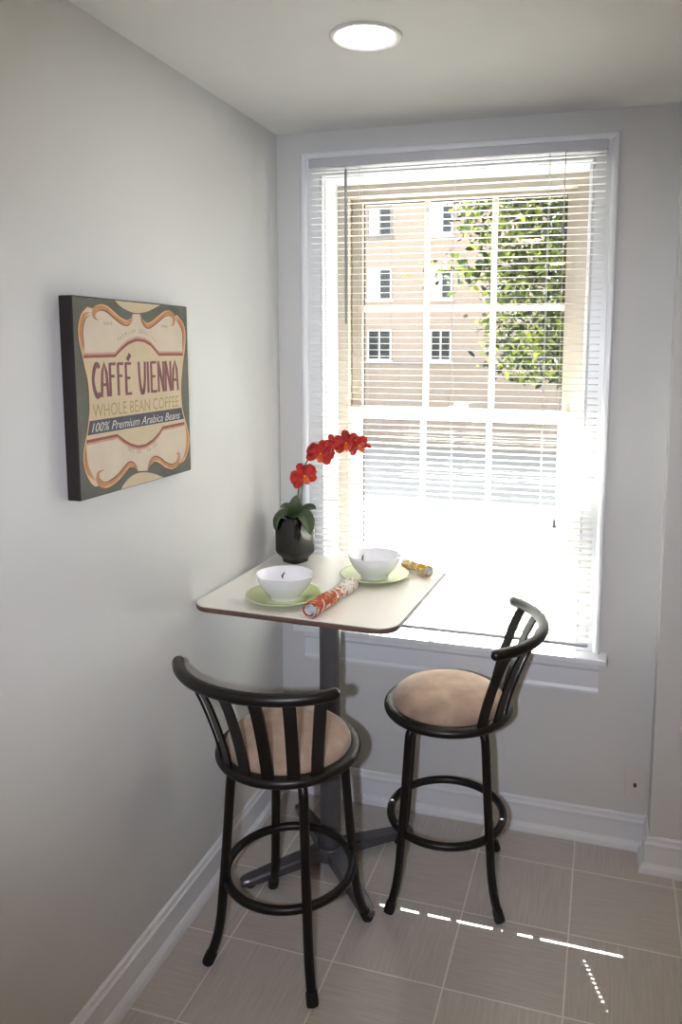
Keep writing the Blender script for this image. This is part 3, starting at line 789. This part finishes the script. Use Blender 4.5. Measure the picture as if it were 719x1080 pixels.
def leaf(pts, nrm, width, name='leaf'):
    pv = Vector((.108,-.130,1.082)); pts = [(Vector(p)-pv)*1.22 + pv + Vector((0,0,.024)) for p in pts]; width *= 1.2
    P = [p-ol for p in smoothpath(pts, 6)]; n = len(P); nr = Vector(nrm).normalized()
    def fn(i, j):
        k = min(n-1, int(round(i*(n-1)))); p = P[k]; t = (P[min(k+1, n-1)]-P[max(k-1, 0)]).normalized()
        sd = t.cross(nr).normalized(); n2 = sd.cross(t).normalized(); s_ = (j-.5)*2
        w_ = width/2*max(.03, math.sin(PI*(.10+.90*i)**.9)**.62)
        return p + sd*(s_*w_) + n2*(abs(s_)*w_*.22)
    mb = MB(); mb.grid(fn, n-1, 8); o = mb.build(name, M['leaf'], orch, 60)
    md = o.modifiers.new('thickness', 'SOLIDIFY'); md.thickness = .0012; return o
leaf([(.108,-.128,1.080),(.110,-.136,1.102),(.113,-.140,1.125),(.114,-.136,1.150)], (.35,-.93,.1), .044)
leaf([(.106,-.130,1.083),(.084,-.146,1.098),(.066,-.160,1.082),(.062,-.166,1.048)], (-.4,-.5,.75), .046)
leaf([(.108,-.130,1.083),(.136,-.146,1.098),(.158,-.160,1.080),(.170,-.168,1.046)], (.5,-.5,.7), .048)
leaf([(.102,-.126,1.083),(.086,-.118,1.104),(.070,-.116,1.112),(.055,-.116,1.108)], (.1,-.5,.85), .030)
leaf([(.110,-.122,1.083),(.130,-.108,1.104),(.145,-.100,1.110),(.158,-.096,1.106)], (.1,-.4,.9), .034)

# ------------------------------------------------------------------ outdoors
GZ = -1.85; FY = 24
M['ground'] = mat('pale_concrete', '#aba9a4', .9, var=.08, vscale=.6)
struct(MB().box(-40, 40, .45, 60, GZ-.2, GZ).build('ground', M['ground']))
struct(MB().box(-2.5, 4, WT, WT+.2, GZ-.1, WZ0-.02).build('wall_outside', M['ground']))
struct(MB().box(-3, 5, WT, WT+.46, 2.62, 2.78).build('shade_overhang', M['trim']))  # unseen overhang, added and sized to keep sun off the upper window
def brick():
    m = bpy.data.materials.new('pale_pink_brick'); m.use_nodes = True; nt = m.node_tree; b = nt.nodes['Principled BSDF']
    tc = nt.nodes.new('ShaderNodeTexCoord'); mp = nt.nodes.new('ShaderNodeMapping'); mp.inputs['Rotation'].default_value = (PI/2, 0, 0)
    nt.links.new(tc.outputs['Object'], mp.inputs['Vector'])
    br = nt.nodes.new('ShaderNodeTexBrick'); br.inputs['Scale'].default_value = 4.5; br.inputs['Mortar Size'].default_value = .012
    br.inputs['Color1'].default_value = lin('#a69486'); br.inputs['Color2'].default_value = lin('#9f8d80'); br.inputs['Mortar'].default_value = lin('#a6998f')
    nt.links.new(mp.outputs[0], br.inputs['Vector']); nt.links.new(br.outputs['Color'], b.inputs['Base Color'])
    b.inputs['Roughness'].default_value = .9; return m
M['brick'] = brick()
M['dark_pane'] = mat('dark_window_pane', '#23262a', .1, spec=.6, var=.3, vscale=.8)
M['curtain'] = mat('pale_curtain_pane', '#c2c3c4', .3, var=.06, vscale=1)
M['stone'] = mat('stone_ledge', '#8b8480', .85, var=.1, vscale=3)
bld = tag(empty('apartment_building', (-2, FY, GZ)), 'pale brick apartment building with small windows across the yard', 'building')
MB().box(-16, 16, 0, 8, 0, 13.6).build('walls', M['brick'], bld)
MB().box(-16.05, 16.05, -.08, 0, 1.17-GZ-.06, 1.17-GZ+.06).build('ledge', M['stone'], bld)
MB().box(-16.2, 16.2, -.2, 8.2, 13.6, 13.9).build('roof', M['stone'], bld)
for cx, cw in ((-6.82,.80),(-4.56,.66),(-.6,.8),(1.7,.8)):
    for cz in (6.15, 3.98, 1.83):
        X, Z_, h = cx+2, cz-GZ, .50
        mb = MB(); frame_ring(mb, X-cw/2-.05, X+cw/2+.05, Z_-h-.05, Z_+h+.05, .06, .06, .06, .06, -.05, .02)
        mb.box(X-.03, X+.03, -.045, .02, Z_-h, Z_+h); mb.box(X-cw/2-.12, X+cw/2+.12, -.12, 0, Z_-h-.12, Z_-h-.05)
        wf = mb.build('window', M['stone'] if cw == .8 and cz == 6.15 else M['curtain'], bld)
        MB().box(X+.03, X+cw/2, -.01, .01, Z_-h, Z_+h).build('pane', M['dark_pane'], wf)
        MB().box(X-cw/2, X-.03, -.01, .01, Z_-h, Z_+h).build('pane', M['curtain'] if cz != 1.83 else M['dark_pane'], wf)

# tree
def leaf_tree_mat():
    m = bpy.data.materials.new('tree_leaf'); m.use_nodes = True; nt = m.node_tree
    b = nt.nodes['Principled BSDF']
    oi = nt.nodes.new('ShaderNodeNewGeometry')
    r = nt.nodes.new('ShaderNodeValToRGB'); e = r.color_ramp.elements
    e[0].color = lin('#10190a'); e[1].color = lin('#7e8a2a'); x = e.new(.5); x.color = lin('#22340f')
    nt.links.new(oi.outputs['Random Per Island'], r.inputs['Fac']); nt.links.new(r.outputs['Color'], b.inputs['Base Color'])
    b.inputs['Roughness'].default_value = .55
    t = nt.nodes.new('ShaderNodeBsdfTranslucent'); nt.links.new(r.outputs['Color'], t.inputs['Color'])
    mx = nt.nodes.new('ShaderNodeMixShader'); mx.inputs[0].default_value = .3
    nt.links.new(b.outputs[0], mx.inputs[1]); nt.links.new(t.outputs[0], mx.inputs[2])
    nt.links.new(mx.outputs[0], nt.nodes['Material Output'].inputs['Surface'])
    return m
M['treeleaf'] = leaf_tree_mat()
M['bark'] = mat('grey_bark', '#5b5148', .9, var=.25, vscale=12)
TC = Vector((1.0, 8.0, 0)); tree = tag(empty('tree', (1.9, 8.0, GZ)), 'leafy green tree in the yard outside the window', 'tree')
tl = Vector(tree.location)
tr = MB().tube([p-tl for p in smoothpath([(1.9,8,GZ),(1.88,8.02,0),(1.75,8,1.6),(1.6,7.95,3.2),(1.5,7.9,4.6)], 4)], .14, 12)
tr.build('trunk', M['bark'], tree, 60)
branches = [((1.75,8,1.6),(.9,7.9,2.3),(.0,7.8,2.7),(-1.1,7.7,2.75)),((1.66,8,2.6),(.8,8,3.3),(-.1,8,3.7)),((1.6,8,3.0),(2.2,8,3.6),(2.8,8,4.2)),((1.7,8,1.9),(1.0,8,1.7),(.2,7.9,1.75)),((1.55,7.9,4),(.6,7.9,4.4),(-.3,7.9,4.5))]
for bq in branches:
    P = smoothpath(bq, 4); n = len(P)
    MB().tube([p-tl for p in P], .03, 8, rs=[.05*(1-i/n)+.008 for i in range(n)]).build('branch', M['bark'], tree, 60)
mb = MB()
def addleaf(c, sz):
    a = Vector((random.gauss(0,1), random.gauss(0,1), random.gauss(0,1))).normalized()
    b = a.cross(Vector((random.gauss(0,1), random.gauss(0,1), random.gauss(0,1)))).normalized(); n_ = a.cross(b)
    q = [c-a*sz, c-a*sz*.3+b*sz*.45, c+a*sz*.4+b*sz*.38, c+a*sz, c+a*sz*.4-b*sz*.38, c-a*sz*.3-b*sz*.45]
    mid = [c-a*sz*.3+n_*sz*.06, c+a*sz*.4+n_*sz*.06]
    v = [mb.bm.verts.new(p-tl) for p in q]; m_ = [mb.bm.verts.new(p-tl) for p in mid]
    for f in ((v[0],v[1],m_[0]),(v[1],v[2],m_[1],m_[0]),(v[2],v[3],m_[1]),(v[3],v[4],m_[1]),(v[4],v[5],m_[0],m_[1]),(v[5],v[0],m_[0])): mb.bm.faces.new(f)
cnt = 0
while cnt < 22000:
    x, y, z = random.uniform(-1.5, 3.2), random.gauss(8, .6), random.uniform(1.25, 5.4)
    # crown edge: slants from upper left to lower right
    edge = -.75 + .22*math.sin(3*z) + (.55 if z < 2.5 else 0)*(2.5-z)
    if x < edge and not (abs(z-2.72) < .22 and random.random() < .5 and x > -1.35): continue
    if random.random() < .5*max(0, 1.0-(x-edge)): continue
    addleaf(Vector((x, y, z)), random.uniform(.035, .075)); cnt += 1
for bq in branches:
    for p in smoothpath(bq, 8)[4:]:
        for _ in range(7): addleaf(p + Vector((random.gauss(0,.10), random.gauss(0,.10), random.gauss(0,.08))), random.uniform(.05,.09))
lf = mb.build('foliage', M['treeleaf'], tree)

# ------------------------------------------------------------------ light
W = bpy.data.worlds.new('World'); S.world = W; W.use_nodes = True; nt = W.node_tree
bg = nt.nodes['Background']; sk = nt.nodes.new('ShaderNodeTexSky'); sk.sky_type = 'NISHITA'; sk.sun_disc = False
sk.sun_elevation = math.radians(54.7); sk.sun_rotation = math.radians(-21); sk.air_density = 1.0; sk.dust_density = 1.5
hs = nt.nodes.new('ShaderNodeHueSaturation'); hs.inputs['Saturation'].default_value = .4
nt.links.new(sk.outputs[0], hs.inputs['Color']); nt.links.new(hs.outputs[0], bg.inputs['Color']); bg.inputs['Strength'].default_value = .8
def light(name, kind, loc, energy, col, **kw):
    d = bpy.data.lights.new(name, kind); d.energy = energy; d.color = lin(col)[:3]
    for k_, v_ in kw.items(): setattr(d, k_, v_)
    o = bpy.data.objects.new(name, d); COL.objects.link(o); o.location = loc; return o
sun = light('sun', 'SUN', (0,5,8), 80, '#fffaf2', angle=math.radians(.32))
sun.rotation_euler = Vector((.257, -.645, -1)).to_track_quat('-Z', 'Y').to_euler()

# camera
CAM = Vector((1.15286, -2.56979, 1.69626)); yaw, pit, rol = .281682, -.124678, .004934
cy, sy, cp_, sp_ = math.cos(yaw), math.sin(yaw), math.cos(pit), math.sin(pit)
fw = Vector((-sy*cp_, cy*cp_, sp_)); rt = Vector((cy, sy, 0)); up = rt.cross(fw)
r2 = rt*math.cos(rol) + up*math.sin(rol); u2 = -rt*math.sin(rol) + up*math.cos(rol)
cd = bpy.data.cameras.new('camera'); cam = bpy.data.objects.new('camera', cd); COL.objects.link(cam)
cam.matrix_world = Matrix(((r2.x,u2.x,-fw.x,CAM.x),(r2.y,u2.y,-fw.y,CAM.y),(r2.z,u2.z,-fw.z,CAM.z),(0,0,0,1)))
cd.sensor_fit = 'VERTICAL'; cd.sensor_height = 36; cd.sensor_width = 36
cd.lens = 801.9*36/1080
cd.shift_x = -48.05/1080; cd.shift_y = -71.74/1080
cd.clip_start = .02; cd.clip_end = 200
S.camera = cam

# the photographer's flash beside the lens, and the other downlights of the room
fl = light('flash', 'SPOT', CAM - rt*.125 + u2*-.03, 110, '#e8eeff', shadow_soft_size=.018, spot_size=math.radians(82), spot_blend=1)
fl.rotation_euler = (Vector((.34, -.1, 1.15)) - fl.location).to_track_quat('-Z', 'Y').to_euler()
for x, y in ((.62,-2.35),(2.2,-1.0),(2.1,-3.0),(.7,-3.9)):
    light('downlight', 'AREA', (x, y, H-.012), 2.2, '#ffd2a4', shape='DISK', size=.13)

S.view_settings.view_transform = 'Standard'; S.view_settings.look = 'None'
S.view_settings.exposure = .1; S.view_settings.gamma = 1; S.view_settings.use_curve_mapping = False
S.render.film_transparent = False
try: S.cycles.max_bounces = 10; S.cycles.diffuse_bounces = 6; S.cycles.transparent_max_bounces = 16; S.cycles.caustics_reflective = False; S.cycles.sample_clamp_indirect = 40
except Exception: pass
